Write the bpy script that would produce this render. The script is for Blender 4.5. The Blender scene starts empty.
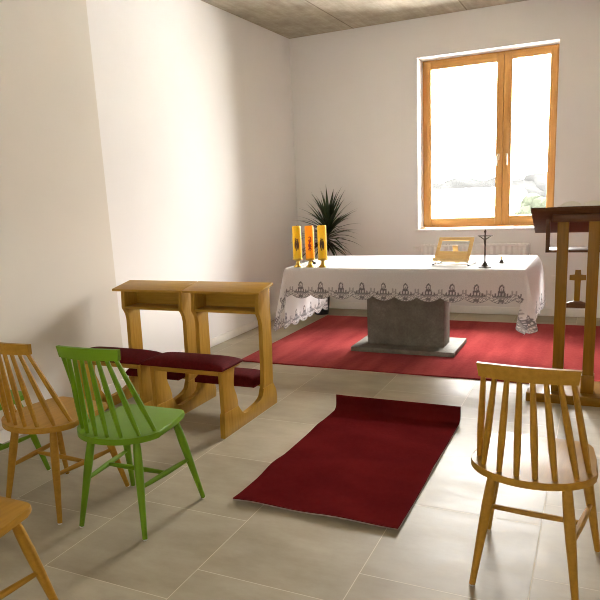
import bpy, bmesh, math, random
import numpy as np
from mathutils import Vector, Matrix, noise
random.seed(7)
SC = bpy.context.scene
COL = SC.collection
R = math.radians

# ------------------------------------------------------------------ materials
def newmat(name):
    m = bpy.data.materials.new(name); m.use_nodes = True
    nt = m.node_tree; nt.nodes.clear()
    out = nt.nodes.new('ShaderNodeOutputMaterial')
    b = nt.nodes.new('ShaderNodeBsdfPrincipled')
    nt.links.new(b.outputs[0], out.inputs[0])
    return m, nt, b
def N(nt, typ, **kw):
    n = nt.nodes.new('ShaderNode' + typ)
    for k, v in kw.items(): setattr(n, k, v)
    return n
def math_node(nt, op, a, b=None):
    n = N(nt, 'Math', operation=op)
    for i, v in enumerate((a, b)):
        if v is None: continue
        if isinstance(v, (int, float)): n.inputs[i].default_value = v
        else: nt.links.new(v, n.inputs[i])
    return n.outputs[0]
def rampnode(nt, fac, stops):
    r = N(nt, 'ValToRGB'); els = r.color_ramp.elements
    while len(els) < len(stops): els.new(.5)
    for e, (p, c) in zip(els, stops): e.position = p; e.color = (*c, 1)
    nt.links.new(fac, r.inputs[0]); return r.outputs[0]
def coords(nt, scale=(1, 1, 1), kind='Object'):
    t = N(nt, 'TexCoord'); mp = N(nt, 'Mapping'); mp.inputs['Scale'].default_value = scale
    nt.links.new(t.outputs[kind], mp.inputs[0]); return mp.outputs[0]
def noisenode(nt, vec, scale, detail=4, rough=.55):
    n = N(nt, 'TexNoise'); n.inputs['Scale'].default_value = scale; n.inputs['Detail'].default_value = detail
    n.inputs['Roughness'].default_value = rough; nt.links.new(vec, n.inputs['Vector']); return n.outputs[0]
def bump(nt, b, h, strength=.2, dist=.002):
    n = N(nt, 'Bump'); n.inputs['Strength'].default_value = strength; n.inputs['Distance'].default_value = dist
    nt.links.new(h, n.inputs['Height']); nt.links.new(n.outputs[0], b.inputs['Normal'])
def plain(name, c, rough=.5, metal=0, var=.08, scale=20, bmp=0, sheen=0, spec=.5):
    m, nt, b = newmat(name)
    f = noisenode(nt, coords(nt), scale)
    lo = tuple(x * (1 - var) for x in c); hi = tuple(min(1, x * (1 + var)) for x in c)
    nt.links.new(rampnode(nt, f, [(.3, lo), (.7, hi)]), b.inputs['Base Color'])
    b.inputs['Roughness'].default_value = rough; b.inputs['Metallic'].default_value = metal
    b.inputs['Specular IOR Level'].default_value = spec
    if sheen:
        b.inputs['Sheen Weight'].default_value = sheen; b.inputs['Sheen Roughness'].default_value = .4
        b.inputs['Sheen Tint'].default_value = (*[min(1, x * 1.6 + .05) for x in c], 1)
    if bmp: bump(nt, b, f, bmp)
    return m
def wood(name, lo, hi, rough=.32, grain=(1, 12, 12), scale=4.0, spec=.16):
    m, nt, b = newmat(name)
    v = coords(nt, grain)
    f = noisenode(nt, v, scale, 6, .6)
    nt.links.new(rampnode(nt, f, [(.25, lo), (.5, tuple((a + c) / 2 for a, c in zip(lo, hi))), (.75, hi)]), b.inputs['Base Color'])
    b.inputs['Roughness'].default_value = rough; b.inputs['Specular IOR Level'].default_value = spec
    bump(nt, b, f, .06, .001)
    return m

M = {}
M['wall'] = plain('cream_wall_paint', (.80, .782, .762), .9, var=.015, scale=2, spec=.15)
M['wall_near'] = plain('cream_wall_near_darker', (.71, .665, .59), .9, var=.015, scale=2, spec=.15)  # near section gets a darker, yellower base colour
M['baseboard'] = plain('white_baseboard', (.82, .79, .74), .45, var=.02)
M['chair_wood'] = wood('honey_varnished_beech', (.31, .158, .016), (.43, .225, .029), .45, (12, 1.5, 12))
M['chair_green'] = plain('green_painted_wood', (.130, .250, .008), .45, var=.06, scale=6, spec=.2)
M['oak'] = wood('golden_oak_veneer', (.355, .188, .021), (.50, .285, .042), .4, (14, 14, 1.5))
M['oak_flat'] = wood('golden_oak_board', (.355, .188, .021), (.50, .285, .042), .4, (1.5, 14, 14))
M['lectern_wood'] = wood('brown_lectern_wood', (.19, .086, .0045), (.28, .13, .009), .35, (14, 14, 1.2))
M['lectern_flat'] = wood('brown_lectern_board', (.19, .086, .0045), (.28, .13, .009), .3, (1.2, 14, 14))
M['desk_dark'] = wood('dark_red_brown_board', (.085, .032, .011), (.14, .055, .018), .35, (1.2, 14, 14))
M['window_wood'] = wood('orange_pine_window', (.50, .255, .07), (.66, .36, .115), .3, (14, 14, 1.2))
M['window_wood_flat'] = wood('orange_pine_window_rail', (.50, .255, .07), (.66, .36, .115), .3, (1.2, 14, 14))
M['stand_wood'] = wood('pale_bookstand_wood', (.76, .50, .20), (.88, .65, .33), .4, (2, 14, 14))
M['velvet'] = plain('dark_red_upholstery', (.085, .006, .007), .85, var=.2, scale=60, bmp=.15, sheen=0, spec=.05)
M['brass'] = plain('polished_brass', (.55, .38, .08), .36, 1, var=.05)
M['bronze'] = plain('dark_bronze', (.07, .055, .04), .6, .3, var=.15)
M['steel'] = plain('grey_steel', (.62, .60, .56), .35, .9)
M['handle'] = plain('pale_brass_metal', (.72, .60, .42), .4, .6)
M['white_plastic'] = plain('white_plastic', (.8, .78, .75), .4, var=.02)
M['radiator'] = plain('white_radiator_enamel', (.80, .78, .76), .4, var=.02)
M['black'] = plain('black_plastic', (.012, .012, .013), .45)
M['stone'] = None
M['paper'] = plain('book_paper', (.78, .76, .66), .8, var=.03)
M['cover'] = plain('dark_book_cover', (.05, .03, .02), .6)
M['leaf'] = plain('dark_green_leaf', (.030, .055, .022), .45, var=.35, scale=9)
M['bark'] = plain('plant_bark', (.16, .11, .07), .9, var=.2, bmp=.4)
M['pot'] = plain('black_pot', (.015, .015, .017), .5)
M['emblem_dark'] = plain('dark_brown_emblem', (.09, .04, .012), .6)
M['emblem_red'] = plain('red_emblem', (.36, .03, .015), .6)
M['binding'] = plain('beige_rug_backing', (.36, .32, .26), .9)
M['rug_edge'] = plain('dark_rug_edge', (.05, .008, .01), .9)

def candle_mat(name, c):
    m, nt, b = newmat(name)
    f = noisenode(nt, coords(nt, (1, 1, .4)), 18)
    nt.links.new(rampnode(nt, f, [(.3, tuple(x * .88 for x in c)), (.7, c)]), b.inputs['Base Color'])
    b.inputs['Roughness'].default_value = .35
    b.inputs['Subsurface Weight'].default_value = .35
    b.inputs['Subsurface Radius'].default_value = (.03, .016, .004)
    b.inputs['Subsurface Scale'].default_value = 1
    tr = N(nt, 'BsdfTranslucent'); tr.inputs[0].default_value = (*c, 1)
    ms = N(nt, 'MixShader'); ms.inputs[0].default_value = .45
    nt.links.new(b.outputs[0], ms.inputs[1]); nt.links.new(tr.outputs[0], ms.inputs[2])
    nt.links.new(ms.outputs[0], nt.nodes['Material Output'].inputs[0])
    return m
M['candle_yellow'] = candle_mat('yellow_wax', (.80, .58, .035))
M['candle_orange'] = candle_mat('orange_wax', (.97, .52, .02))

# grey stone of the altar
m, nt, b = newmat('grey_stone'); M['stone'] = m
f = noisenode(nt, coords(nt), 7, 8, .7); g = noisenode(nt, coords(nt), 60, 3)
mixf = math_node(nt, 'ADD', math_node(nt, 'MULTIPLY', f, .75), math_node(nt, 'MULTIPLY', g, .25))
nt.links.new(rampnode(nt, mixf, [(.32, (.13, .12, .10)), (.55, (.20, .187, .155)), (.72, (.29, .272, .235))]), b.inputs['Base Color'])
b.inputs['Roughness'].default_value = .75; b.inputs['Specular IOR Level'].default_value = .2; bump(nt, b, mixf, .15)

# concrete ceiling with board marks
m, nt, b = newmat('board_marked_concrete'); M['ceiling'] = m
v1 = coords(nt, (7, .7, 1)); f1 = noisenode(nt, v1, 2.2, 7, .65)
f2 = noisenode(nt, coords(nt), 3.2, 8, .7)
mx = math_node(nt, 'ADD', math_node(nt, 'MULTIPLY', f1, .38), math_node(nt, 'MULTIPLY', f2, .62))
col = rampnode(nt, mx, [(.3, (.25, .212, .15)), (.5, (.39, .343, .255)), (.7, (.56, .505, .40))])
tc = N(nt, 'TexCoord'); sx = N(nt, 'SeparateXYZ'); nt.links.new(tc.outputs['Object'], sx.inputs[0])
seam = math_node(nt, 'ABSOLUTE', math_node(nt, 'SUBTRACT', math_node(nt, 'FRACT', math_node(nt, 'DIVIDE', math_node(nt, 'ADD', sx.outputs[0], .25), 1.25)), .84))
sm = math_node(nt, 'LESS_THAN', seam, .006)
mixn = N(nt, 'MixRGB', blend_type='MULTIPLY'); mixn.inputs[2].default_value = (.45, .4, .34, 1)
nt.links.new(math_node(nt, 'MULTIPLY', sm, .8), mixn.inputs[0]); nt.links.new(col, mixn.inputs[1])
nt.links.new(mixn.outputs[0], b.inputs['Base Color']); b.inputs['Roughness'].default_value = .9
bump(nt, b, mx, .3, .004)

# floor tiles: .612 m squares, every column shifted by a third
m, nt, b = newmat('beige_stone_tiles'); M['floor'] = m
T = .612
tc = N(nt, 'TexCoord'); sx = N(nt, 'SeparateXYZ'); nt.links.new(tc.outputs['Object'], sx.inputs[0])
u = math_node(nt, 'DIVIDE', math_node(nt, 'SUBTRACT', sx.outputs[0], 2.007), T)
k = math_node(nt, 'FLOOR', u)
v = math_node(nt, 'SUBTRACT', math_node(nt, 'DIVIDE', math_node(nt, 'SUBTRACT', sx.outputs[1], .069), T), math_node(nt, 'MULTIPLY', k, 1 / 3))
def edge(x):
    fr = math_node(nt, 'FRACT', x)
    return math_node(nt, 'MINIMUM', fr, math_node(nt, 'SUBTRACT', 1, fr))
gd = math_node(nt, 'MINIMUM', edge(u), edge(v))
gr = math_node(nt, 'LESS_THAN', gd, .0028)
cv = N(nt, 'CombineXYZ'); nt.links.new(k, cv.inputs[0]); nt.links.new(math_node(nt, 'FLOOR', v), cv.inputs[1])
wn = N(nt, 'TexWhiteNoise'); nt.links.new(cv.outputs[0], wn.inputs['Vector'])
f1 = noisenode(nt, coords(nt), 2.3, 6, .6)
va = N(nt, 'VectorMath', operation='ADD'); nt.links.new(coords(nt, (1, 2.2, 1)), va.inputs[0])
vs = N(nt, 'VectorMath', operation='SCALE'); nt.links.new(wn.outputs['Color'], vs.inputs[0]); vs.inputs['Scale'].default_value = 9
nt.links.new(vs.outputs[0], va.inputs[1])
f2 = noisenode(nt, va.outputs[0], 3.2, 8, .65)
mx = math_node(nt, 'ADD', math_node(nt, 'ADD', math_node(nt, 'MULTIPLY', f1, .25), math_node(nt, 'MULTIPLY', f2, .6)), math_node(nt, 'MULTIPLY', wn.outputs['Value'], .15))
col = rampnode(nt, mx, [(.3, (.265, .225, .15)), (.5, (.36, .313, .222)), (.7, (.455, .405, .30))])
mixn = N(nt, 'MixRGB'); mixn.inputs[2].default_value = (.60, .54, .42, 1)
nt.links.new(gr, mixn.inputs[0]); nt.links.new(col, mixn.inputs[1]); nt.links.new(mixn.outputs[0], b.inputs['Base Color'])
rr = math_node(nt, 'ADD', .30, math_node(nt, 'MULTIPLY', f2, .34)); nt.links.new(rr, b.inputs['Roughness'])
nt.links.new(math_node(nt, 'MULTIPLY', math_node(nt, 'SUBTRACT', 1, gr), .32), b.inputs['Specular IOR Level'])
hb = math_node(nt, 'SUBTRACT', math_node(nt, 'MULTIPLY', f2, .25), gr); bump(nt, b, hb, .12, .002)

def rug_mat(name, lo, hi, sheen, stripes):
    m, nt, b = newmat(name)
    f1 = noisenode(nt, coords(nt, stripes), 2.0, 3, .5); f2 = noisenode(nt, coords(nt), 45, 3)
    mx = math_node(nt, 'ADD', math_node(nt, 'MULTIPLY', f1, .8), math_node(nt, 'MULTIPLY', f2, .2))
    nt.links.new(rampnode(nt, mx, [(.34, lo), (.66, hi)]), b.inputs['Base Color'])
    b.inputs['Roughness'].default_value = .95; b.inputs['Specular IOR Level'].default_value = 0
    b.inputs['Sheen Weight'].default_value = sheen; b.inputs['Sheen Roughness'].default_value = .32
    b.inputs['Sheen Tint'].default_value = (.95, .28, .27, 1)
    bump(nt, b, f2, .5, .004)
    return m
M['rug_big'] = rug_mat('bright_red_carpet', (.17, .017, .018), (.30, .046, .043), .45, (3.4, .5, 1))
M['rug_small'] = rug_mat('maroon_carpet', (.080, .0062, .0068), (.115, .010, .010), 0, (1.2, 2.0, 1))

# linen cloth with grey embroidery (attribute "lace" holds the stitched pattern)
m, nt, b = newmat('white_linen_embroidered'); M['cloth'] = m
at = N(nt, 'Attribute'); at.attribute_name = 'lace'
wv = noisenode(nt, coords(nt), 120, 2)
base = rampnode(nt, wv, [(.3, (.83, .82, .81)), (.7, (.88, .875, .87))])
mixn = N(nt, 'MixRGB'); mixn.inputs[2].default_value = (.13, .13, .145, 1)
nt.links.new(at.outputs['Fac'], mixn.inputs[0]); nt.links.new(base, mixn.inputs[1])
nt.links.new(mixn.outputs[0], b.inputs['Base Color']); b.inputs['Roughness'].default_value = .9; b.inputs['Specular IOR Level'].default_value = .15
tr = N(nt, 'BsdfTranslucent'); nt.links.new(mixn.outputs[0], tr.inputs[0])
ms = N(nt, 'MixShader'); ms.inputs[0].default_value = .42
nt.links.new(b.outputs[0], ms.inputs[1]); nt.links.new(tr.outputs[0], ms.inputs[2])
nt.links.new(ms.outputs[0], nt.nodes['Material Output'].inputs[0])

# clear glass: fresnel mix of transparent and mirror
m, nt, b = newmat('clear_window_glass'); M['glass'] = m
tp = N(nt, 'BsdfTransparent'); gl = N(nt, 'BsdfGlossy'); gl.inputs['Roughness'].default_value = .02
fr = N(nt, 'Fresnel'); fr.inputs[0].default_value = 1.3
ms = N(nt, 'MixShader'); nt.links.new(fr.outputs[0], ms.inputs[0]); nt.links.new(tp.outputs[0], ms.inputs[1]); nt.links.new(gl.outputs[0], ms.inputs[2])
nt.links.new(ms.outputs[0], nt.nodes['Material Output'].inputs[0])

# outdoors
M['roof_white'] = plain('pale_flat_roof', (.30, .30, .30), .9)
M['roof_edge'] = plain('grey_roof_edge', (.004, .0042, .0044), .8)
M['dimmer'] = plain('grey_dimmer_surface', (.085, .083, .08), .95)  # surface of the added block outside the fill window
M['ground'] = plain('pale_gravel_ground', (.45, .45, .44), .95)
M['far_tree'] = plain('distant_foliage', (.0084, .0085, .0083), .95, var=.3, scale=.5, spec=0)
M['near_tree'] = plain('light_green_foliage', (.0105, .0118, .0085), .95, var=.3, scale=2, spec=0)

# ------------------------------------------------------------------ mesh helpers
def obj(name, bm, mat, parent=None, smooth=35, loc=None):
    me = bpy.data.meshes.new(name)
    bmesh.ops.recalc_face_normals(bm, faces=bm.faces[:])
    bm.to_mesh(me); bm.free()
    for mm in (mat if isinstance(mat, (list, tuple)) else [mat]): me.materials.append(mm)
    if smooth:
        me.polygons.foreach_set('use_smooth', [True] * len(me.polygons))
        me.set_sharp_from_angle(angle=R(smooth))
    o = bpy.data.objects.new(name, me); COL.objects.link(o)
    if parent: o.parent = parent
    if loc: o.location = loc
    return o
def tag(o, label, cat, group=None):
    o['label'] = label; o['category'] = cat
    if group: o['group'] = group
    return o
def thing(name, label, cat, loc=(0, 0, 0), rz=0, group=None):
    o = bpy.data.objects.new(name, None); COL.objects.link(o)
    o.empty_display_size = .1; o.location = loc; o.rotation_euler = (0, 0, rz)
    return tag(o, label, cat, group)
def struct(o): o['kind'] = 'structure'; return o
def dup(root, loc, rz, label, group=None):
    r = root.copy(); COL.objects.link(r); r.location = loc; r.rotation_euler = (0, 0, rz); r['label'] = label
    if group: r['group'] = group
    for ch in list(root.children):
        c = ch.copy(); COL.objects.link(c); c.parent = r
        for gc in ch.children:
            d = gc.copy(); COL.objects.link(d); d.parent = c
    return r
def box(bm, x0, x1, y0, y1, z0, z1, bev=0, mi=0):
    vs = [bm.verts.new(p) for p in ((x0, y0, z0), (x1, y0, z0), (x1, y1, z0), (x0, y1, z0), (x0, y0, z1), (x1, y0, z1), (x1, y1, z1), (x0, y1, z1))]
    fs = [bm.faces.new([vs[i] for i in q]) for q in ((3, 2, 1, 0), (4, 5, 6, 7), (0, 1, 5, 4), (1, 2, 6, 5), (2, 3, 7, 6), (3, 0, 4, 7))]
    for f in fs: f.material_index = mi
    if bev:
        es = list({e for f in fs for e in f.edges})
        bmesh.ops.bevel(bm, geom=es, offset=bev, segments=2, profile=.5, affect='EDGES')
    return vs
def B(*a, **k):
    bm = bmesh.new(); box(bm, *a, **k); return bm
def prism(pts, h0, h1, fn, bev=0, bm=None):
    """extrude a 2-D outline between h0 and h1; fn(a, b, h) -> xyz"""
    bm = bm or bmesh.new()
    lo = [bm.verts.new(fn(a, b, h0)) for a, b in pts]; hi = [bm.verts.new(fn(a, b, h1)) for a, b in pts]
    n = len(pts)
    f0 = bm.faces.new(lo[::-1]); f1 = bm.faces.new(hi)
    sides = [bm.faces.new((lo[i], lo[(i + 1) % n], hi[(i + 1) % n], hi[i])) for i in range(n)]
    if bev:
        bmesh.ops.bevel(bm, geom=list(f0.edges) + list(f1.edges), offset=bev, segments=2, profile=.5, affect='EDGES')
    return bm
def tube(bm, pts, rad, n=10, flat=None):
    """round sweep along pts with a radius for every point"""
    pts = [Vector(p) for p in pts]
    if not isinstance(rad, (list, tuple)): rad = [rad] * len(pts)
    rings = []; ref = None
    for i, p in enumerate(pts):
        t = (pts[min(i + 1, len(pts) - 1)] - pts[max(i - 1, 0)]).normalized()
        if ref is None:
            ref = Vector((1, 0, 0)) if abs(t.x) < .8 else Vector((0, 1, 0))
        a = (ref - t * ref.dot(t)).normalized(); ref = a; b_ = t.cross(a)
        k2 = flat or 1
        rings.append([bm.verts.new(p + rad[i] * (math.cos(q) * a + k2 * math.sin(q) * b_)) for q in [2 * math.pi * j / n for j in range(n)]])
    for r0, r1 in zip(rings, rings[1:]):
        for j in range(n): bm.faces.new((r0[j], r0[(j + 1) % n], r1[(j + 1) % n], r1[j]))
    bm.faces.new(rings[0][::-1]); bm.faces.new(rings[-1])
    return bm
def lathe(prof, n=24, c=(0, 0, 0), bm=None):
    bm = bm or bmesh.new()
    rings = []
    for r, z in prof:
        rings.append([bm.verts.new((c[0] + r * math.cos(2 * math.pi * j / n), c[1] + r * math.sin(2 * math.pi * j / n), c[2] + z)) for j in range(n)])
    for r0, r1 in zip(rings, rings[1:]):
        for j in range(n): bm.faces.new((r0[j], r0[(j + 1) % n], r1[(j + 1) % n], r1[j]))
    bm.faces.new(rings[0][::-1]); bm.faces.new(rings[-1])
    return bm
def lerp(a, b, t): return tuple(x + (y - x) * t for x, y in zip(a, b))

# ------------------------------------------------------------------ room shell
D = 7.36; H = 3.208; XR = 5.0; YF = -1.8; WT = .36
WX0, WX1, WZ0, WZ1 = 1.52, 2.957, .935, 2.806
EY = 3.85; PX = .06          # left wall steps out nearer the viewer
struct(obj('floor', B(-.3, XR + .3, YF - .3, D + WT, -.2, 0), M['floor'], smooth=0))
struct(obj('ceiling', B(-.3, XR + .3, YF - .3, D + WT, H, H + .25), M['ceiling'], smooth=0))
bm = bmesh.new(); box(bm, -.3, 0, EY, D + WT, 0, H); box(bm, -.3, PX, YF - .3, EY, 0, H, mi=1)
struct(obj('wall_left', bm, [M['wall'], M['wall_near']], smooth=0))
struct(obj('wall_right', B(XR, XR + .3, YF - .3, D + WT, 0, H), M['wall'], smooth=0))
VX0, VX1 = .9, 4.3  # opening for the added fill window behind the camera
bm = bmesh.new()
for q in ((0, VX0, 0, H), (VX1, XR, 0, H), (VX0, VX1, 0, WZ0), (VX0, VX1, WZ1, H)): box(bm, q[0], q[1], YF - .3, YF, q[2], q[3])
struct(obj('wall_front', bm, M['wall'], smooth=0))
WX0, WX1, WZ0, WZ1 = 1.52, 2.957, .935, 2.806
bm = bmesh.new()
for q in ((0, WX0, 0, H), (WX1, XR, 0, H), (WX0, WX1, 0, WZ0), (WX0, WX1, WZ1, H)):
    box(bm, q[0], q[1], D, D + WT, q[2], q[3])
struct(obj('wall_back', bm, M['wall'], smooth=0))
bm = B(0, .013, EY, D - .013, 0, .08, bev=.003); box(bm, PX, PX + .013, YF, EY, 0, .08)
struct(obj('baseboard_left', bm, M['baseboard']))
struct(obj('baseboard_back', B(0, XR, D - .013, D, 0, .082, bev=.003), M['baseboard']))

# window: fixed frame, two sashes, panes, handles, sill
win = bpy.data.objects.new('window_1', None); COL.objects.link(win); struct(win)
FY0, FY1 = D + .24, D + .31
fz0 = .957
def ring(x0, x1, z0, z1, l, r, b_, t, y0, y1, mi=(0, 1)):
    bm = bmesh.new()
    box(bm, x0, x0 + l, y0, y1, z0, z1, .004, 0); box(bm, x1 - r, x1, y0, y1, z0, z1, .004, 0)
    box(bm, x0 + l, x1 - r, y0, y1, z0, z0 + b_, .004, 1); box(bm, x0 + l, x1 - r, y0, y1, z1 - t, z1, .004, 1)
    return bm
WM = [M['window_wood'], M['window_wood_flat']]
obj('window_frame', ring(WX0, WX1, fz0, WZ1, .035, .035, .035, .035, FY0 + .012, FY1), WM, win)
XM = 2.402
s1 = obj('window_sash', ring(WX0 + .022, XM - .003, fz0 + .022, WZ1 - .022, .072, .072, .083, .078, FY0, FY1 - .012), WM, win)
s2 = obj('window_sash', ring(XM + .003, WX1 - .022, fz0 + .022, WZ1 - .022, .082, .072, .095, .065, FY0, FY1 - .012), WM, win)
obj('meeting_strip', B(XM - .02, XM + .02, FY0 + .022, FY1 - .014, fz0 + .03, WZ1 - .03, bev=.002), M['window_wood'], win)
def pane(x0, x1, z0, z1, par):
    obj('window_pane', B(x0, x1, FY0 + .028, FY0 + .032, z0, z1), M['glass'], par, 0)
pane(WX0 + .085, XM - .068, fz0 + .096, WZ1 - .091, s1); pane(XM + .078, WX1 - .086, fz0 + .108, WZ1 - .08, s2)
def handle(x, par, s):
    bm = bmesh.new()
    box(bm, x - .012, x + .012, FY0 - .008, FY0, 1.68, 1.75, .003)
    tube(bm, [(x, FY0 - .004, 1.728), (x, FY0 - .045, 1.728), (x + s * .004, FY0 - .052, 1.718), (x + s * .006, FY0 - .052, 1.62)], [.008, .008, .009, .008])
    o = obj('window_handle', bm, M['handle'], par); o['label'] = 'small pale metal window handle'
handle(2.358, s1, -1); handle(2.447, s2, 1)
obj('window_sill', B(WX0 - .03, WX1 + .03, D - .022, FY0 + .012, .926, .9565, bev=.004), M['white_plastic'], win)

fill_win = bpy.data.objects.new('fill_window', None); COL.objects.link(fill_win); struct(fill_win)  # unseen window, added to give the room soft light from behind
bm = bmesh.new()
for q in ((VX0, VX0 + .1, WZ0, WZ1), (VX1 - .1, VX1, WZ0, WZ1), ((VX0 + VX1) / 2 - .07, (VX0 + VX1) / 2 + .07, WZ0, WZ1), (VX0, VX1, WZ0, WZ0 + .1), (VX0, VX1, WZ1 - .1, WZ1)):
    box(bm, q[0], q[1], YF - .27, YF - .2, q[2], q[3])
obj('window_frame', bm, M['window_wood'], fill_win)
obj('window_pane', B(VX0 + .1, VX1 - .1, YF - .235, YF - .23, WZ0 + .1, WZ1 - .1), M['glass'], fill_win, 0)

# ------------------------------------------------------------------ chairs
def seat_outline():
    pts = []
    # clockwise from the front right corner; front is +y, rounded rear is -y
    def arc(cx, cy, rx, ry, a0, a1, n):
        for i in range(n + 1):
            a = R(a0 + (a1 - a0) * i / n); pts.append((cx + rx * math.cos(a), cy + ry * math.sin(a)))
    arc(.128, .213, .055, .055, 85, 5, 6)
    pts.append((.204, .10))
    arc(0, .0, .2165, .172, 0, -180, 24)
    pts.append((-.204, .10))
    arc(-.128, .213, .055, .055, 175, 95, 6)
    return pts
SZ = .4615
def make_chair(name, label, mat, loc, rz, group, cat='chair'):
    t = thing(name, label, cat, loc, rz, group)
    bm = prism(seat_outline(), SZ - .027, SZ, lambda a, b, h: (a, b, h), .008)
    obj('seat', bm, mat, t)
    # top rail: curved board
    bm = bmesh.new(); n = 16; rows = []
    for i in range(n + 1):
        s = -1 + 2 * i / n; x = s * .164; y = -.188 + .026 * s * s
        zt = .864 + .004 * (1 - s * s); zb = .816
        xb = x * .955
        rows.append([bm.verts.new(p) for p in ((xb, y - .009, zb), (xb, y + .009, zb), (x, y + .004, zt), (x, y - .013, zt))])
    for a, b_ in zip(rows, rows[1:]):
        for j in range(4): bm.faces.new((a[j], a[(j + 1) % 4], b_[(j + 1) % 4], b_[j]))
    bm.faces.new(rows[0]); bm.faces.new(rows[-1][::-1])
    bmesh.ops.bevel(bm, geom=[e for e in bm.edges if e.calc_face_angle(0) > .6], offset=.003, segments=2, affect='EDGES')
    obj('backrest_rail', bm, mat, t)
    base = [(-.188, -.010), (-.157, -.082), (-.093, -.125), (-.031, -.141), (.031, -.141), (.093, -.125), (.157, -.082), (.188, -.010)]
    for i, (x, y) in enumerate(base):
        s = -1 + 2 * i / 7; xt = s * .140; yt = -.188 + .026 * (s * .85) ** 2
        p0 = (x, y, SZ - .01); p1 = (xt, yt, .832)
        bm = bmesh.new()
        tube(bm, [lerp(p0, p1, q) for q in (0, .15, .35, .6, .85, 1)], [.0092, .0108, .0128, .0118, .0096, .0088], 8)
        obj('spindle', bm, mat, t)
    legs = {}
    for sx, sy in ((-1, -1), (1, -1), (-1, 1), (1, 1)):
        top = (sx * (.122 if sy < 0 else .153), -.065 if sy < 0 else .185, SZ - .02)
        foot = (sx * (.177 if sy < 0 else .2126), -.144 if sy < 0 else .284, .004)
        legs[sx, sy] = (top, foot)
        bm = bmesh.new()
        tube(bm, [lerp(top, foot, q) for q in (0, .12, .3, .5, .75, 1)], [.014, .018, .0198, .0178, .0142, .0112], 12)
        lg = obj('leg', bm, mat, t)
        bm = bmesh.new(); f0 = lerp(top, foot, .985); tube(bm, [(foot[0], foot[1], .007), (foot[0], foot[1], 0)], [.0112, .0095], 10)
        g = obj('foot_glide', bm, M['white_plastic'], lg); g['label'] = 'small white glide under the leg'
    mids = []
    for sx in (-1, 1):
        a = lerp(*legs[sx, -1], .50); b_ = lerp(*legs[sx, 1], .50)
        mids.append(lerp(a, b_, .5))
        bm = bmesh.new(); tube(bm, [lerp(a, b_, q) for q in (0, .2, .5, .8, 1)], [.0085, .011, .0135, .011, .0085], 10)
        obj('side_stretcher', bm, mat, t)
    bm = bmesh.new(); tube(bm, [lerp(mids[0], mids[1], q) for q in (0, .25, .5, .75, 1)], [.009, .011, .0125, .011, .009], 10)
    obj('cross_stretcher', bm, mat, t)
    return t
G = 'spindle back chairs'
tan = make_chair('spindle_chair', 'honey wooden spindle back chair left of and behind the front green chair', M['chair_wood'], (1.020, 2.136, 0), R(-1.6), G)
dup(tan, (3.219, 2.320, 0), R(-4.0), 'honey wooden spindle back chair standing alone on the right in front of the lectern')
dup(tan, (1.527, 1.172, 0), R(0), 'honey wooden chair cut off by the lower left corner of the photo')
green = make_chair('spindle_chair', 'bright green painted spindle back chair in full view beside the small maroon rug', M['chair_green'], (1.484, 2.151, 0), R(1.5), G)
dup(green, (.461, 2.144, 0), R(0), 'green painted chair mostly hidden behind the honey chair at the left edge')

# ------------------------------------------------------------------ prayer benches
def arcpts(cx, cy, rx, ry, a0, a1, n=8):
    return [(cx + rx * math.cos(R(a0 + (a1 - a0) * i / n)), cy + ry * math.sin(R(a0 + (a1 - a0) * i / n))) for i in range(n + 1)]
FOOT = [(3.145, 0), (3.860, 0), (3.868, .05), (3.857, .105), (3.818, .162), (3.672, .160)] + \
       [(3.668, .135), (3.655, .112), (3.63, .097), (3.587, .088), (3.52, .080), (3.441, .074), (3.40, .077), (3.374, .092), (3.355, .118), (3.334, .152), (3.165, .156), (3.158, .145), (3.156, .12), (3.152, .06)]
BPOST = [(3.165, .156), (3.334, .152), (3.331, .19), (3.318, .235), (3.295, .272), (3.288, .30), (3.293, .335), (3.306, .367), (3.312, .40), (3.318, .428), (3.166, .428)]
DPOST = [(3.672, .160), (3.818, .162), (3.832, .40), (3.842, .846), (3.68, .817), (3.668, .685)] + \
        [(3.672, .672), (3.690, .655), (3.703, .628), (3.708, .59), (3.704, .476), (3.700, .36), (3.695, .28), (3.683, .20)]
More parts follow.
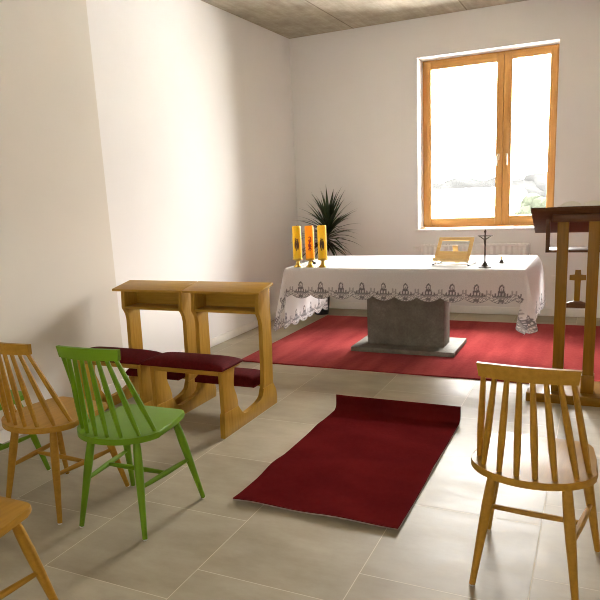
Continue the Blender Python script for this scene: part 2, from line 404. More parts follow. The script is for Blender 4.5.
def prayer_bench(x0, x1, label):
    t = thing('prayer_bench', label, 'kneeler', ((x0 + x1) / 2, 3.5, 0), 0, 'prayer benches')
    ox, oy = (x0 + x1) / 2, 3.5
    W = x1 - x0
    xs = [-W / 2 + .035, W / 2 - .035 - .03]
    for xa in xs:
        fn = lambda a, b_, h: (h, a - oy, b_)
        obj('foot_board', prism(FOOT, xa - .002, xa + .032, fn, .003), M['oak'], t)
        obj('bench_post', prism(BPOST, xa, xa + .03, fn, .003), M['oak'], t)
        obj('desk_post', prism(DPOST, xa, xa + .03, fn, .003), M['oak'], t)
    # sloping desk top
    bm = bmesh.new(); box(bm, -W / 2 + .001, W / 2 - .001, 0, .215, 0, .018, .003)
    mt = Matrix.Translation((0, 3.625 - oy, .810)) @ Matrix.Rotation(math.atan2(.034, .2), 4, 'X')
    bmesh.ops.transform(bm, matrix=mt, verts=bm.verts)
    obj('desk_top', bm, M['oak_flat'], t)
    xi0, xi1 = xs[0] + .03, xs[1]
    obj('shelf', B(xi0, xi1, 3.672 - oy, 3.832 - oy, .672, .690, bev=.002), M['oak_flat'], t)
    obj('back_panel', B(xi0, xi1, 3.820 - oy, 3.835 - oy, .690, .832), M['oak_flat'], t)
    obj('seat_board', B(-W / 2 + .012, W / 2 - .012, 3.150 - oy, 3.345 - oy, .418, .434, bev=.003), M['oak_flat'], t)
    obj('seat_rail', B(xi0, xi1, 3.165 - oy, 3.185 - oy, .39, .418, bev=.002), M['oak_flat'], t)
    # padded cushion, rounded and slightly domed
    def pad(name, xa, xb, ya, yb, za, zb, dome, rr):
        bm = bmesh.new(); nx, ny = 24, 12; top = {}; bot = {}
        def prof(s): return max(0, 1 - abs(s) ** 6) ** .5
        for i in range(nx + 1):
            for j in range(ny + 1):
                su = -1 + 2 * i / nx; sv = -1 + 2 * j / ny
                su = math.copysign(abs(su) ** .6, su); sv = math.copysign(abs(sv) ** .6, sv)
                e = min(prof(su), prof(sv)) if True else 1
                x = (xa + xb) / 2 + su * (xb - xa) / 2; y = (ya + yb) / 2 + sv * (yb - ya) / 2
                z = za + (zb - za) * (.35 + .65 * prof(su) * prof(sv)) + dome * (1 - sv * sv) * (1 - su ** 4)
                top[i, j] = bm.verts.new((x, y, z)); bot[i, j] = bm.verts.new((x * .995 + (xa + xb) / 2 * .005, y, za))
        for i in range(nx):
            for j in range(ny):
                bm.faces.new((top[i, j], top[i + 1, j], top[i + 1, j + 1], top[i, j + 1]))
                bm.faces.new((bot[i, j], bot[i, j + 1], bot[i + 1, j + 1], bot[i + 1, j]))
        rim = [(i, 0) for i in range(nx)] + [(nx, j) for j in range(ny)] + [(i, ny) for i in range(nx, 0, -1)] + [(0, j) for j in range(ny, 0, -1)]
        for p, q in zip(rim, rim[1:] + rim[:1]): bm.faces.new((bot[p], bot[q], top[q], top[p]))
        obj(name, bm, M['velvet'], t, 50)
    pad('seat_cushion', -W / 2 + .002, W / 2 - .002, 3.118 - oy, 3.372 - oy, .434, .470, .012, .02)
    pad('kneeling_pad', xi0 + .001, xi1 - .001, 3.60 - oy, 3.835 - oy, .185, .255, .006, .02)
    obj('pad_board', B(xi0, xi1, 3.705 - oy, 3.80 - oy, .165, .185), M['oak_flat'], t)
    return t
prayer_bench(.21, .815, 'left half of the joined oak prayer benches, next to the left wall')
prayer_bench(.820, 1.425, 'right half of the joined oak prayer benches, its end panel facing the maroon rug')

# ------------------------------------------------------------------ rugs
bm = bmesh.new()
X0, X1, Y0, Y1 = .555, 4.1, 4.785, 6.87
nx, ny = 120, 70; g = {}
for i in range(nx + 1):
    for j in range(ny + 1):
        x = X0 + (X1 - X0) * i / nx; y = Y0 + (Y1 - Y0) * j / ny
        w = .006 * noise.noise((x * 2, 0, 3)) if j == 0 else 0
        g[i, j] = bm.verts.new((x, y + w, .011 + .0008 * noise.noise((x * 4, y * 4, 0))))
for i in range(nx):
    for j in range(ny): bm.faces.new((g[i, j], g[i + 1, j], g[i + 1, j + 1], g[i, j + 1]))
bd = [e for e in bm.edges if e.is_boundary]
ret = bmesh.ops.extrude_edge_only(bm, edges=bd)
for v_ in ret['geom']:
    if isinstance(v_, bmesh.types.BMVert): v_.co.z = 0
rug = obj('carpet', bm, M['rug_big'])
tag(rug, 'large bright red carpet lying under the altar table', 'rug')

# small runner: rumpled sheet, near edge a little lifted, far edge curled up
t = thing('runner_rug', 'small dark maroon rug on bare tiles, its far end curled upward', 'rug', (2.263, 3.1, 0))
ox, oy = 2.263, 3.1
bm = bmesh.new(); nx, ny = 40, 90; L = 1.36; TH = .009
def runner(s, q):          # s across -1..1 , q length along from the near edge (m)
    x = s * .411
    y = 2.452 + q
    z = .004
    z += .006 * max(0, noise.noise((x * 3.0, q * 4.2, 1.7))) + .010 * math.exp(-((q - .55 - .12 * s) / .10) ** 2) + .007 * math.exp(-((q - .95 + .1 * s) / .09) ** 2)
    z += (.006 + .008 * math.sin(s * 3.1 + .6) ** 2) * math.exp(-q / .07)
    c = 1.335; rad = .055
    if q > c:
        a = (q - c) / rad
        amax = R(86)
        if a < amax: y = 2.452 + c + rad * math.sin(a); z += rad * (1 - math.cos(a))
        else:
            e = (a - amax) * rad
            y = 2.452 + c + rad * math.sin(amax) + e * math.cos(amax); z += rad * (1 - math.cos(amax)) + e * math.sin(amax)
    return Vector((x, y - oy, z))
LT = 1.335 + .055 * R(86) + .052
qs = [1.335 * j / 70 for j in range(70)] + [1.335 + (LT - 1.335) * j / 20 for j in range(21)]
top = {}; bot = {}
for i in range(nx + 1):
    for j, q in enumerate(qs):
        s = -1 + 2 * i / nx
        p = runner(s, q); dq = (runner(s, q + .002) - runner(s, q - .002)).normalized()
        nrm = Vector((1, 0, 0)).cross(dq)
        top[i, j] = bm.verts.new(p + nrm * TH); bot[i, j] = bm.verts.new(p)
nj = len(qs) - 1
for i in range(nx):
    for j in range(nj):
        bm.faces.new((top[i, j], top[i + 1, j], top[i + 1, j + 1], top[i, j + 1]))
        bm.faces.new((bot[i, j], bot[i, j + 1], bot[i + 1, j + 1], bot[i + 1, j]))
rim = [(i, 0) for i in range(nx)] + [(nx, j) for j in range(nj)] + [(i, nj) for i in range(nx, 0, -1)] + [(0, j) for j in range(nj, 0, -1)]
for p, q in zip(rim, rim[1:] + rim[:1]): bm.faces.new((bot[p], bot[q], top[q], top[p]))
obj('pile', bm, M['rug_small'], t, 50)
bm = bmesh.new()
tube(bm, [runner(-1 + 2 * i / 40, 0) + Vector((0, -.001, .002)) for i in range(41)], .0022, 6)
for s in (-1, 1): tube(bm, [runner(s, q) + Vector((s * .001, 0, .002)) for q in qs[::3]], .0018, 6)
o = obj('edge_binding', bm, M['binding'], t); o['label'] = 'thin beige backing line along the rug edge'

# ------------------------------------------------------------------ altar and its cloth
AX, AY = 1.878, 5.61
t = thing('altar_table', 'grey stone altar block on a wide foot slab, standing on the red carpet', 'altar', (AX, AY, .012))
z0 = .012
obj('foot_slab', B(1.405 - AX, 2.335 - AX, 5.335 - AY, 5.905 - AY, 0, .04, bev=.003), M['stone'], t)
obj('pillar', B(1.515 - AX, 2.215 - AX, 5.50 - AY, 5.735 - AY, .04, .735, bev=.003), M['stone'], t)
obj('table_top', B(.865 - AX, 2.897 - AX, 5.195 - AY, 6.195 - AY, .735, .770, bev=.004), M['stone'], t)

TX0, TX1, TY0, TY1, TZ = .862, 2.900, 5.190, 6.200, .7845
A_, Bf = .515, .268
P_ = .1910
def lace_val(s, d, cut):
    """embroidery strength at s along the hem (m), d up from the hem line, cut = scalloped boundary"""
    x = (s % P_) - P_ / 2
    e = d - cut
    val = 0
    if e < .006: val = .75
    elif e < .042:                                   # openwork along the scallop
        k1 = math.sin(x * 2 * math.pi / .026) * math.sin(e * 2 * math.pi / .022)
        if k1 > .05: val = .65
        if abs(x) < .02 and .012 < e < .03: val = .8
    elif e < .050: val = .55
    ax = abs(x); d += .020
    env = .112 - .45 * max(0, ax - .022)             # spreading leaves
    if .074 < d < env and ax < .068:
        if math.cos(ax * 2 * math.pi / .0235) > -.15 or d < .082: val = max(val, .85)
    if .068 < d < .076 and ax < .05: val = max(val, .6)
    if .108 < d < .122 and ax < .026: val = max(val, .85)
    q = (x / .0195) ** 2 + ((d - .138) / .030) ** 2  # arch
    if .38 < q < 1.15: val = max(val, .88)
    if ax < .005 and .118 < d < .142: val = max(val, .6)
    if d > .092 and d < .125 and abs(ax - .082) < .006: val = max(val, .5)
    return val
def scallop(s):
    x = (s % P_) / P_ * 2 - 1
    return .034 * abs(x) ** 2.2
def axis_vals(T0, T1, ov, step):
    n = round((T1 - T0) / step)
    mid = [('m', T0 + (T1 - T0) * i / n) for i in range(n + 1)]
    k_ = round(ov / .0075)
    return [('l', 1 - i / k_) for i in range(k_)] + mid + [('h', (i + 1) / k_) for i in range(k_)]
ua = axis_vals(TX0, TX1, A_, .006); va_ = axis_vals(TY0, TY1, Bf, .0075)
Bb = .05                     # the cloth barely reaches over the rear edge
flare = {(-1, -1): .12, (1, -1): .38, (-1, 1): .12, (1, 1): .28}
# how the front corner flaps fold: (angle round the corner, sideways, towards the viewer) per metre
FOLD = {1: [(0, .04, 0), (14, .20, .05), (24, .06, .13), (36, -.14, .10), (60, -.10, .07), (90, 0, .04)],
        -1: [(0, -.04, 0), (18, -.24, .02), (32, -.10, .10), (60, .03, .07), (90, 0, .04)]}
verts = []; lace = []
def drop_shape(r, a0):      # slight bulge as the linen turns over the edge
    return .012 * (1 - math.exp(-r / .015)) + a0 * r
for (ku, pu) in ua:
    for (kv, pv) in va_:
        du = dv = 0; sx = sy = 0
        x = pu if ku == 'm' else (TX0 if ku == 'l' else TX1)
        y = pv if kv == 'm' else (TY0 if kv == 'l' else TY1)
        cu = cv_ = 0; val = 0
        if ku != 'm':
            sx = -1 if ku == 'l' else 1
            ss = (pv - TY0 if kv == 'm' else (-pv * Bf if kv == 'l' else TY1 - TY0 + pv * Bb)) + P_ * .28
            cu = scallop(ss); AA = A_ + (.055 if sx < 0 else -.05); du = pu * (AA - cu)
        if kv != 'm':
            sy = -1 if kv == 'l' else 1
            ss2 = -.056 + (pu - TX0 if ku == 'm' else (-pu * A_ if ku == 'l' else TX1 - TX0 + pu * A_))
            cv_ = scallop(ss2); BB = Bf if sy < 0 else Bb; dv = pv * (BB - (cv_ if sy < 0 else cv_ * .5))
        if du > 0: val = max(val, lace_val(ss, AA - du, cu))
        if dv > 0: val = max(val, lace_val(ss2, BB - dv, cv_)) if sy < 0 else val
        z = TZ
        if du > 0 and dv > 0:
            r = math.hypot(du, dv); ph = math.atan2(dv, du)
            if sy < 0:
                keys = FOLD[sx]; pd = math.degrees(ph)
                for k0, k1 in zip(keys, keys[1:]):
                    if pd <= k1[0] + 1e-6: break
                q = (pd - k0[0]) / (k1[0] - k0[0]); q = q * q * (3 - 2 * q)
                ox_, oy_ = k0[1] + (k1[1] - k0[1]) * q, k0[2] + (k1[2] - k0[2]) * q
                e0 = .012 * (1 - math.exp(-r / .015))
                x += sx * e0 * math.cos(ph) + ox_ * r; y -= e0 * math.sin(ph) + oy_ * r + .004 * math.sin(ph)
                z -= r * math.sqrt(max(.1, 1 - ox_ * ox_ - oy_ * oy_))
                verts.append((x, y, z)); lace.append(val); continue
            fl = flare[sx, sy]
            tent = math.sin(2 * ph) ** .8
            al = .04 + fl * R(40) * tent
            w = 3 * (ph / (math.pi / 2)) ** 2 - 2 * (ph / (math.pi / 2)) ** 3
            az = w * math.pi / 2
            ho = .012 * (1 - math.exp(-r / .015)) + r * math.sin(al)
            x += sx * ho * math.cos(az); y += sy * ho * math.sin(az); z -= r * math.cos(al)
        elif du > 0:
            wob = .008 * math.sin(y * 9 + sx) * (du / A_) + .006 * math.sin(y * 23) * (du / A_)
            x += sx * (.012 * (1 - math.exp(-du / .015)) + .04 * du + wob + .004 * (du / A_))
            if sx > 0: x += .055 * (1 - math.exp(-du / .10)) * (y - TY0) / (TY1 - TY0)
            z -= du
        elif dv > 0:
            wob = .004 * math.sin(x * 7.3) * (dv / Bf) + .003 * noise.noise((x * 6, dv * 8, 2))
            y += sy * (.012 * (1 - math.exp(-dv / .015)) + .04 * dv + .004 + wob); z -= dv
        else:
            z += .0008 * noise.noise((x * 3, y * 3, 5))
        verts.append((x, y, z)); lace.append(val)
nu, nv = len(ua), len(va_)
faces = [(i * nv + j, (i + 1) * nv + j, (i + 1) * nv + j + 1, i * nv + j + 1) for i in range(nu - 1) for j in range(nv - 1)]
me = bpy.data.meshes.new('altar_cloth'); me.from_pydata(verts, [], faces); me.update()
at_ = me.attributes.new('lace', 'FLOAT', 'POINT'); at_.data.foreach_set('value', lace)
me.polygons.foreach_set('use_smooth', [True] * len(me.polygons)); me.materials.append(M['cloth'])
o = bpy.data.objects.new('altar_cloth', me); COL.objects.link(o)
tag(o, 'white altar cloth with grey embroidered scalloped hem draped over the stone altar', 'tablecloth')
CZ = TZ + .001

# ------------------------------------------------------------------ candles
def strip_on_cylinder(bm, rad, pts, w):
    """thin raised line on a cylinder facing azimuth a (deg), z"""
    for (a0, z0_), (a1, z1_) in zip(pts, pts[1:]):
        n = 4
        line = [(a0 + (a1 - a0) * i / n, z0_ + (z1_ - z0_) * i / n) for i in range(n + 1)]
        tube(bm, [((rad) * math.cos(R(a)), (rad) * math.sin(R(a)), z) for a, z in line], w, 6)
def candle(x, y, kind, label):
    t = thing('altar_candle', label, 'candle', (x, y, CZ), 0, 'candles on the altar')
    prof = [(.040, 0), (.041, .004), (.036, .009), (.026, .018), (.018, .030), (.0145, .044), (.0145, .052), (.020, .058), (.030, .062), (.042, .065), (.0435, .069), (.0435, .080), (.0425, .081), (.0395, .0805)]
    obj('candlestick', lathe(prof, 32), M['brass'], t, 40)
    cr = .0395
    c = obj('candle_body', lathe([(cr, .0665), (cr, .355), (cr - .002, .363), (cr - .006, .367), (.026, .366), (.022, .355)], 32), M['candle_orange' if kind == 'chi' else 'candle_yellow'], t, 40)
    bm = bmesh.new(); tube(bm, [(0, 0, .353), (.001, 0, .366), (.003, .001, .374)], .0012, 6)
    obj('wick', bm, M['black'], c)
    bm = bmesh.new(); AZ = -66
    if kind == 'chi':
        loop = [(AZ - 10 + 0, .262)] + [(AZ - 10 + 13 - 0 + 15 * math.cos(R(a)), .248 + .024 * math.sin(R(a))) for a in range(130, -200, -30)]
        strip_on_cylinder(bm, cr, loop, .0042)
        strip_on_cylinder(bm, cr, [(AZ - 4, .250), (AZ + 2, .145)], .0044)
        strip_on_cylinder(bm, cr, [(AZ - 22, .207), (AZ + 20, .160)], .0044)
        strip_on_cylinder(bm, cr, [(AZ + 20, .210), (AZ - 20, .155)], .0044)
        strip_on_cylinder(bm, cr, [(AZ - 24, .189), (AZ + 24, .186)], .003)
        o = obj('emblem', bm, M['emblem_red'], c); o['label'] = 'thin red monogram of crossed letters'
    else:
        for k_ in range(3):
            rr = 1 - .28 * k_
            strip_on_cylinder(bm, cr - .0005, [(AZ - 6 + 25 * rr * math.cos(R(a)), .20 + .050 * rr * math.sin(R(a))) for a in range(-60, 230, 20)], .0034)
        strip_on_cylinder(bm, cr - .0005, [(AZ - 16, .262), (AZ - 8, .205), (AZ + 10, .160)], .004)
        strip_on_cylinder(bm, cr - .0005, [(AZ + 12, .255), (AZ - 4, .19), (AZ - 14, .150)], .0035)
        o = obj('emblem', bm, M['emblem_dark'], c); o['label'] = 'dark brown raised emblem'
candle(.953, 5.262, 'dark', 'yellow candle with dark emblem, leftmost on the altar, in a brass holder')
candle(1.075, 5.264, 'chi', 'orange candle with red monogram between the two yellow ones on the altar')
candle(1.195, 5.266, 'dark', 'yellow candle with dark emblem in a brass holder, right of the orange candle')
# small black object beside the candles
bm = B(-.035, .035, -.022, .022, 0, .020, bev=.006); tube(bm, [(.0, 0, .018), (.01, .004, .032)], [.012, .008], 10)
o = obj('microphone_base', bm, M['black'], None, 35, (1.0, 5.47, CZ)); o.rotation_euler = (0, 0, R(25))
tag(o, 'small black object on the altar cloth behind the candles', 'microphone base')

# ------------------------------------------------------------------ book stand
t = thing('book_stand', 'pale wooden book stand with open frame on the altar cloth', 'book stand', (2.295, 5.49, CZ), R(-8))
tilt = Matrix.Translation((-.005, -.045, .040)) @ Matrix.Rotation(R(-38), 4, 'X')
def tb(*a, **k):
    bm = B(*a, **k); bmesh.ops.transform(bm, matrix=tilt, verts=bm.verts); return bm
bm = bmesh.new()
w2, hh, fw = .152, .23, .030
for q in ((-w2, -w2 + fw, 0, hh), (w2 - fw, w2, 0, hh), (-w2 + fw, w2 - fw, hh - fw, hh), (-w2 + fw, w2 - fw, 0, .090)):
    box(bm, q[0], q[1], 0, .012, q[2], q[3], .002)
bmesh.ops.transform(bm, matrix=tilt, verts=bm.verts); obj('back_frame', bm, M['stand_wood'], t)
obj('ledge', tb(-w2, w2, -.035, .001, -.012, .001, bev=.002), M['stand_wood'], t)
obj('ledge_lip', tb(-.028, .028, -.042, -.034, -.012, .022, bev=.002), M['stand_wood'], t)
bm = bmesh.new(); mt = Matrix.Translation((0, .105, .004)) @ Matrix.Rotation(R(24), 4, 'X')
box(bm, -.022, .022, -.005, .006, 0, .165, .002); bmesh.ops.transform(bm, matrix=mt, verts=bm.verts); obj('rear_strut', bm, M['stand_wood'], t)
bm = bmesh.new()
for s in (-1, 1): tube(bm, [(s * .152, -.075, .010), (s * .152, .12, .010)], .0065, 8)
tube(bm, [(-.152, -.05, .010), (.152, -.05, .010)], .0055, 8); tube(bm, [(-.152, .105, .010), (.152, .105, .010)], .0055, 8)
for s in (-1, 1): tube(bm, [(s * .152, -.05, .010), (s * .11, -.045, .045)], .005, 8)
f_ = obj('base_rails', bm, M['steel'], t)
for s in (-1, 1):
    for y in (-.07, .115): obj('rubber_foot', lathe([(.009, -.0095), (.010, -.006), (.009, .0)], 10, (s * .152, y, .010)), M['black'], f_)

# ------------------------------------------------------------------ crucifix and bell
t = thing('altar_crucifix', 'dark bronze standing crucifix near the right end of the altar cloth', 'crucifix', (2.583, 5.30, CZ))
obj('base', lathe([(.050, 0), (.050, .006), (.038, .011), (.024, .018), (.016, .030), (.010, .044), (.005, .05)], 28), M['bronze'], t)
bm = B(-.0055, .0055, -.004, .004, .03, .302, bev=.001)
cr_ = obj('upright', bm, M['bronze'], t)
obj('crossbar', B(-.058, .058, -.003, .003, .248, .256, bev=.001), M['bronze'], t)
obj('title_plate', B(-.009, .009, -.006, -.003, .278, .292, bev=.001), M['bronze'], t)
bm = bmesh.new()
tube(bm, [(0, -.010, .133), (.001, -.011, .155), (.003, -.015, .180), (.001, -.010, .196), (0, -.011, .215), (0, -.011, .228), (.001, -.013, .237)], [.004, .0055, .0065, .0085, .0095, .0085, .004], 10)
lathe([(.001, 0), (.0065, .004), (.0075, .010), (.006, .016), (.001, .020)], 10, (.001, -.014, .236), bm)
for s in (-1, 1): tube(bm, [(s * .008, -.011, .226), (s * .028, -.008, .240), (s * .050, -.006, .252)], [.0042, .0034, .0028], 8)
obj('corpus', bm, M['bronze'], t, 60)
t = thing('hand_bell', 'tiny dark brass hand bell on the altar cloth right of the crucifix', 'bell', (2.673, 5.59, CZ))
obj('bell_body', lathe([(.019, 0), (.0195, .003), (.015, .010), (.012, .020), (.008, .028), (.003, .030)], 20), M['bronze'], t)
obj('bell_handle', lathe([(.004, .028), (.006, .034), (.004, .042), (.006, .052), (.003, .058)], 12), M['brass'], t)

# ------------------------------------------------------------------ plant
t = thing('potted_dracaena', 'dark green spiky potted plant in the back corner behind the candles', 'plant', (.43, 7.0, 0))
obj('pot', lathe([(.08, 0), (.085, .02), (.108, .25), (.116, .26), (.116, .28), (.105, .28), (.10, .25)], 28), M['pot'], t)
obj('soil', lathe([(.100, .235), (.100, .25), (.05, .256)], 20), M['bark'], t)
bm = bmesh.new(); tube(bm, [(0, 0, .24), (.03, 0, .5), (.09, .01, .8), (.13, 0, 1.08)], [.022, .019, .017, .014], 10)
obj('trunk', bm, M['bark'], t)
bm = bmesh.new()
def leaf(p, az, el, ln, w, droop):
    n = 9; pos = Vector(p); rows = []
    for i in range(n + 1):
        q = i / n
        a = el - droop * q ** 1.4
        d = Vector((math.cos(az) * math.cos(a), math.sin(az) * math.cos(a), math.sin(a)))
        side = Vector((-math.sin(az), math.cos(az), 0)); up = side.cross(d)
        ww = w * (math.sin(math.pi * min(1, .18 + q * .82)) ** .6) * (1 - q ** 3) + .0006
        rows.append([bm.verts.new(pos + side * ww + up * ww * .35), bm.verts.new(pos), bm.verts.new(pos - side * ww + up * ww * .35)])
        pos = pos + d * ln / n
    for a_, b_ in zip(rows, rows[1:]):
        bm.faces.new((a_[0], a_[1], b_[1], b_[0])); bm.faces.new((a_[1], a_[2], b_[2], b_[1]))
rnd = random.Random(11)
for k_ in range(116):
    q = k_ / 115
    az = k_ * 2.39996 + rnd.uniform(-.2, .2)
    el = R(-25 + 108 * q + rnd.uniform(-10, 10))
    leaf((.09 + .04 * q + .012 * math.cos(az), .005 * math.sin(az), (.83 + .27 * q)), az, el, rnd.uniform(.34, .52) * (1 - .12 * q) * (1 - .28 * max(0, math.sin(az)) * (1 - q)), rnd.uniform(.012, .018), R(rnd.uniform(15, 75) * (1 - .5 * q)))
obj('leaves', bm, M['leaf'], t, 60)

# ------------------------------------------------------------------ radiator and small wall fittings
t = thing('radiator', 'white panel radiator on the back wall below the window', 'radiator', (2.155, 7.29, .2))
bm = bmesh.new(); x0r, x1r = -.575, .575
nseg = 38; prev = None
for i in range(nseg + 1):
    x = x0r + (x1r - x0r) * i / nseg
    yy = -.045 - (.014 if i % 2 else 0)
    cur = [bm.verts.new((x, yy, .02)), bm.verts.new((x, yy, .57)), bm.verts.new((x, -.015, .57)), bm.verts.new((x, -.015, .02))]
    if prev:
        for j in range(4): bm.faces.new((prev[j], prev[(j + 1) % 4], cur[(j + 1) % 4], cur[j]))
    else: bm.faces.new(cur)
    prev = cur
bm.faces.new(prev[::-1])
obj('front_panel', bm, M['radiator'], t, 20)
obj('rear_panel', B(x0r, x1r, .02, .045, .02, .57, bev=.004), M['radiator'], t)
bm = bmesh.new(); box(bm, x0r - .004, x1r + .004, -.052, .052, .57, .59, .004)
for i in range(30): box(bm, x0r + .02 + i * .038, x0r + .045 + i * .038, -.03, .03, .589, .594)
obj('top_grille', bm, M['radiator'], t)
for xa in (x0r - .006, x1r): obj('side_panel', B(xa, xa + .006, -.05, .05, .01, .585, bev=.002), M['radiator'], t)
for s in (-.4, .4): obj('wall_bracket', B(s - .015, s + .015, .045, .069, .1, .5), M['radiator'], t)
for s in (-.50, -.45): 
    bm = bmesh.new(); tube(bm, [(s, 0, .03), (s, 0, -.2)], .009, 10); obj('supply_pipe', bm, M['radiator'], t)
bm = bmesh.new(); tube(bm, [(x0r - .002, 0, .54), (x0r - .03, 0, .54)], .012, 10); tube(bm, [(x0r - .028, 0, .54), (x0r - .033, -.002, .54), (x0r - .09, -.01, .545), (x0r - .098, -.011, .545)], [.016, .021, .019, .015], 14)
obj('thermostat_valve', bm, M['white_plastic'], t)

def socket(name, label, loc, rz):
    t = thing(name, label, 'socket', loc, rz)
    obj('cover_plate', B(-.04, .04, -.010, 0, -.04, .04, bev=.003), M['white_plastic'], t)
    bm = bmesh.new()
    for s in (-1, 1): tube(bm, [(s * .0095, -.0105, 0), (s * .0095, -.009, 0)], .003, 8)
    obj('plug_hole', bm, M['black'], t)
    bm = bmesh.new(); nn = 20
    for i in range(nn):
        a0, a1 = 2 * math.pi * i / nn, 2 * math.pi * (i + 1) / nn
        tube(bm, [(.021 * math.cos(a0), -.0105, .021 * math.sin(a0)), (.021 * math.cos(a1), -.0105, .021 * math.sin(a1))], .0013, 5)
    obj('socket_rim', bm, M['steel'], t)
socket('wall_socket', 'small white power socket on the left wall near the bench end', (0, 6.53, .385), R(90))
socket('wall_socket', 'small white power socket on the back wall beside the lectern post', (2.995, D, .403), 0)

# ------------------------------------------------------------------ lectern
LX, LY = 3.288, 4.5
t = thing('lectern', 'brown wooden lectern with two posts and a small cross between them', 'lectern', (LX, LY, 0))
obj('base_board', B(-.285, .285, -.112, .27, 0, .062, bev=.004), M['lectern_flat'], t)
for s in (-1, 1):
    px = s * .0915 - .006
    obj('post', B(px - .034, px + .034, -.030, .030, .062, 1.235, bev=.003), M['lectern_wood'], t)
    obj('post_foot', B(px - .040, px + .040, -.040, .05, .062, .185, bev=.004), M['lectern_wood'], t)
cx = 0
obj('cross_rail', prism([(-.062, .640), (.062, .640), (.062, .672), (.02, .685), (-.02, .685), (-.062, .672)], -.012, .012, lambda a, b_, h: (a, h, b_ - .012), .002), M['desk_dark'], t)
bm = prism([(-.017, .68), (.017, .68), (.017, .822), (.049, .822), (.049, .855), (.017, .855), (.017, .888), (-.017, .888), (-.017, .855), (-.049, .855), (-.049, .822), (-.017, .822)], -.009, .009, lambda a, b_, h: (a, h, b_ - .012), .002)
obj('cross', bm, M['lectern_wood'], t)
# sloping desk, high edge towards the viewer
ang = math.atan2(1.112 - 1.281, .36)
DM = Matrix.Translation((0, 4.395 - LY, 1.264)) @ Matrix.Rotation(ang, 4, 'X')
def desk(*a, **k):
    bm = B(*a, **k); bmesh.ops.transform(bm, matrix=DM, verts=bm.verts); return bm
obj('desk_top', desk(-.288, .288, 0, .40, 0, .020, bev=.003), M['desk_dark'], t)
obj('desk_ledge', desk(-.288, .288, .388, .40, .020, .040, bev=.002), M['desk_dark'], t)
obj('apron', B(-.16, .16, -.05, -.031, 1.185, 1.232, bev=.002), M['desk_dark'], t)
obj('shelf', B(-.198, .198, .02, .23, .985, 1.001, bev=.002), M['desk_dark'], t)
for s in (-1, 1):
    obj('shelf_side', prism([(.02, .985), (.05, .985), (.066, 1.18), (.02, 1.203)], s * .190 - .012, s * .190 + .012, lambda a, b_, h: (h, a, b_), .002), M['desk_dark'], t)
# open book lying on the desk
bk = thing('open_book', 'open book with white pages lying on top of the lectern', 'book', (LX, LY, 0))
mt = DM @ Matrix.Translation((.01, .012, .0205))
def pages(s):
    prof = [(0, .004)] + [(s * .135 * i / 12, .004 + .036 * math.sin(math.pi * min(1, (i / 12) * .9 + .08)) ** .8) for i in range(1, 13)] + [(s * .152, .004)]
    bm = prism(prof, .0, .21, lambda a, b_, h: (a, h, b_), 0); bmesh.ops.transform(bm, matrix=mt, verts=bm.verts); return bm
for s in (-1, 1): obj('page_block', pages(s), M['paper'], bk, 40)
bm = B(-.142, .142, -.004, .214, 0, .004, bev=.001); bmesh.ops.transform(bm, matrix=mt, verts=bm.verts); obj('book_cover', bm, M['cover'], bk)

# ------------------------------------------------------------------ outdoors
struct(obj('ground', B(-120, 120, 8.2, 160, -3.4, -3.2), M['ground'], smooth=0))
t = thing('low_building', 'pale roofed building seen faintly through the left window pane', 'building', (-4, 24, -3.2))
obj('walls', B(-6, 4.2, .3, 7.7, 0, 3.72), M['roof_white'], t, 0)
obj('roof', prism([(0, 3.78), (4, 4.4), (8, 3.78), (8, 3.70), (0, 3.70)], -6.3, 4.5, lambda a, b_, h: (h, a, b_)), M['roof_white'], t, 0)
obj('roof_edge', B(-6.3, 4.5, -.06, 0, 3.68, 3.77), M['roof_edge'], t, 0)
t = thing('fill_dimmer_block', 'added unseen block that dims the fill window behind the viewer', 'building', (2.5, YF - 4.3, -3.2))
obj('walls', B(-9, 9, -5, 0, 0, 10.5), M['dimmer'], t, 0)  # unseen block, added to weaken the light through the fill window
def crown(bm, c, r, seed, n=3):
    s = bmesh.ops.create_icosphere(bm, subdivisions=n, radius=1)
    for v_ in s['verts']:
        d = v_.co.normalized()
        k_ = 1 + .28 * noise.noise(d * 2.1 + Vector((seed, 0, 0))) + .16 * noise.noise(d * 6 + Vector((0, seed, 0)))
        v_.co = Vector(c) + Vector((d.x * r[0], d.y * r[1], d.z * r[2])) * k_
def tree(name, label, loc, h, r, mat, seed, group=None):
    t = thing(name, label, 'tree', loc, 0, group)
    bm = bmesh.new()
    for k_ in range(5):
        a = k_ * 1.9 + seed
        crown(bm, (r * .45 * math.cos(a), r * .45 * math.sin(a), h - r * .9 + .35 * r * math.sin(k_ * 2.3 + seed)), (r * .62,) * 3, seed + k_)
    obj('crown', bm, mat, t, 0)
    bm = bmesh.new(); tube(bm, [(0, 0, 0), (.05, 0, h * .4), (0, 0, h - r)], [.18, .14, .09], 8); obj('trunk', bm, M['bark'], t)
tree('garden_tree', 'pale green tree seen faintly through the right window pane', (1.6, 21.0, -3.2), 4.2, .55, M['near_tree'], 2)
bm = bmesh.new()
for i in range(56):
    x = -75 + i * 2.2
    crown(bm, (x, 78 + 3 * math.sin(i * 1.7), -.8), (3.4, 2.5, 2.4 + .35 * math.sin(i * 2.9)), i * 1.3, 3)
o = obj('distant_trees', bm, M['far_tree'], None, 80); o['kind'] = 'stuff'
tag(o, 'hazy line of distant trees on the horizon outside the window', 'trees')

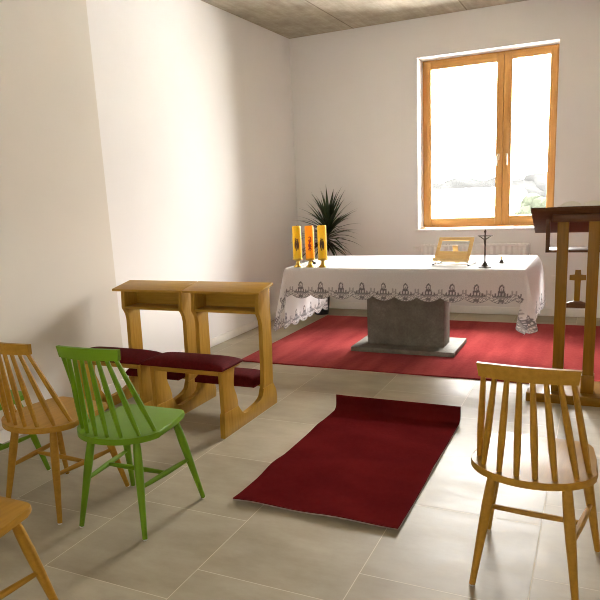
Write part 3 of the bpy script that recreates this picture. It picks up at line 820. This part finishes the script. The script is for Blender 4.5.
# ------------------------------------------------------------------ light
w = bpy.data.worlds.new('overcast_sky'); SC.world = w; w.use_nodes = True
nt = w.node_tree; nt.nodes.clear()
bg = nt.nodes.new('ShaderNodeBackground'); ow = nt.nodes.new('ShaderNodeOutputWorld')
bg.inputs[0].default_value = (1.0, .98, .95, 1); bg.inputs[1].default_value = 11.0
tc = N(nt, 'TexCoord'); sx = N(nt, 'SeparateXYZ'); nt.links.new(tc.outputs['Generated'], sx.inputs[0])
up = math_node(nt, 'MAXIMUM', sx.outputs[2], 0)          # overcast sky: zenith much brighter than the horizon
nt.links.new(math_node(nt, 'MULTIPLY', math_node(nt, 'ADD', math_node(nt, 'MULTIPLY', up, 4.5), 1), 4.4), bg.inputs[1])
nt.links.new(bg.outputs[0], ow.inputs[0])
pl = bpy.data.lights.new('window_portal', 'AREA'); pl.shape = 'RECTANGLE'; pl.size = WX1 - WX0; pl.size_y = WZ1 - WZ0
pl.cycles.is_portal = True
po = bpy.data.objects.new('window_portal', pl); COL.objects.link(po)
po.location = ((WX0 + WX1) / 2, D + WT - .01, (WZ0 + WZ1) / 2); po.rotation_euler = (R(-90), 0, 0)

p2 = bpy.data.lights.new('fill_window_portal', 'AREA'); p2.shape = 'RECTANGLE'; p2.size = VX1 - VX0; p2.size_y = WZ1 - WZ0  # portal of the added fill window
p2.cycles.is_portal = True
po2 = bpy.data.objects.new('fill_window_portal', p2); COL.objects.link(po2)
po2.location = ((VX0 + VX1) / 2, YF - .29, (WZ0 + WZ1) / 2); po2.rotation_euler = (R(90), 0, 0)

# ------------------------------------------------------------------ camera (fitted to the photograph)
Rv = Vector((.90362571, .42553524, -.04878868)); Uv = Vector((-.04553825, .20870669, .97691749)); Fv = Vector((-.42589535, .88054601, -.20797086))
cd = bpy.data.cameras.new('camera'); cam = bpy.data.objects.new('camera', cd); COL.objects.link(cam)
mw = Matrix.Identity(4)
for i in range(3): mw[i][0] = Rv[i]; mw[i][1] = Uv[i]; mw[i][2] = -Fv[i]
mw[0][3], mw[1][3], mw[2][3] = 3.399435, 0, 1.4625
cam.matrix_world = mw
cd.sensor_width = 36; cd.lens = 643.0181 / 600 * 36
cd.shift_x = (300 - 291.394) / 600; cd.shift_y = (327.5752 - 300) / 600
cd.clip_start = .05; cd.clip_end = 400
SC.camera = cam

vs_ = SC.view_settings
vs_.view_transform = 'Standard'; vs_.look = 'None'; vs_.gamma = 1; vs_.use_curve_mapping = False
vs_.exposure = 2.92
SC.cycles.use_denoising = True
SC.cycles.filter_width = 1.0
SC.cycles.max_bounces = 12; SC.cycles.diffuse_bounces = 8; SC.cycles.glossy_bounces = 4; SC.cycles.transparent_max_bounces = 12
SC.cycles.sample_clamp_indirect = 12
SC.cycles.caustics_reflective = False; SC.cycles.caustics_refractive = False
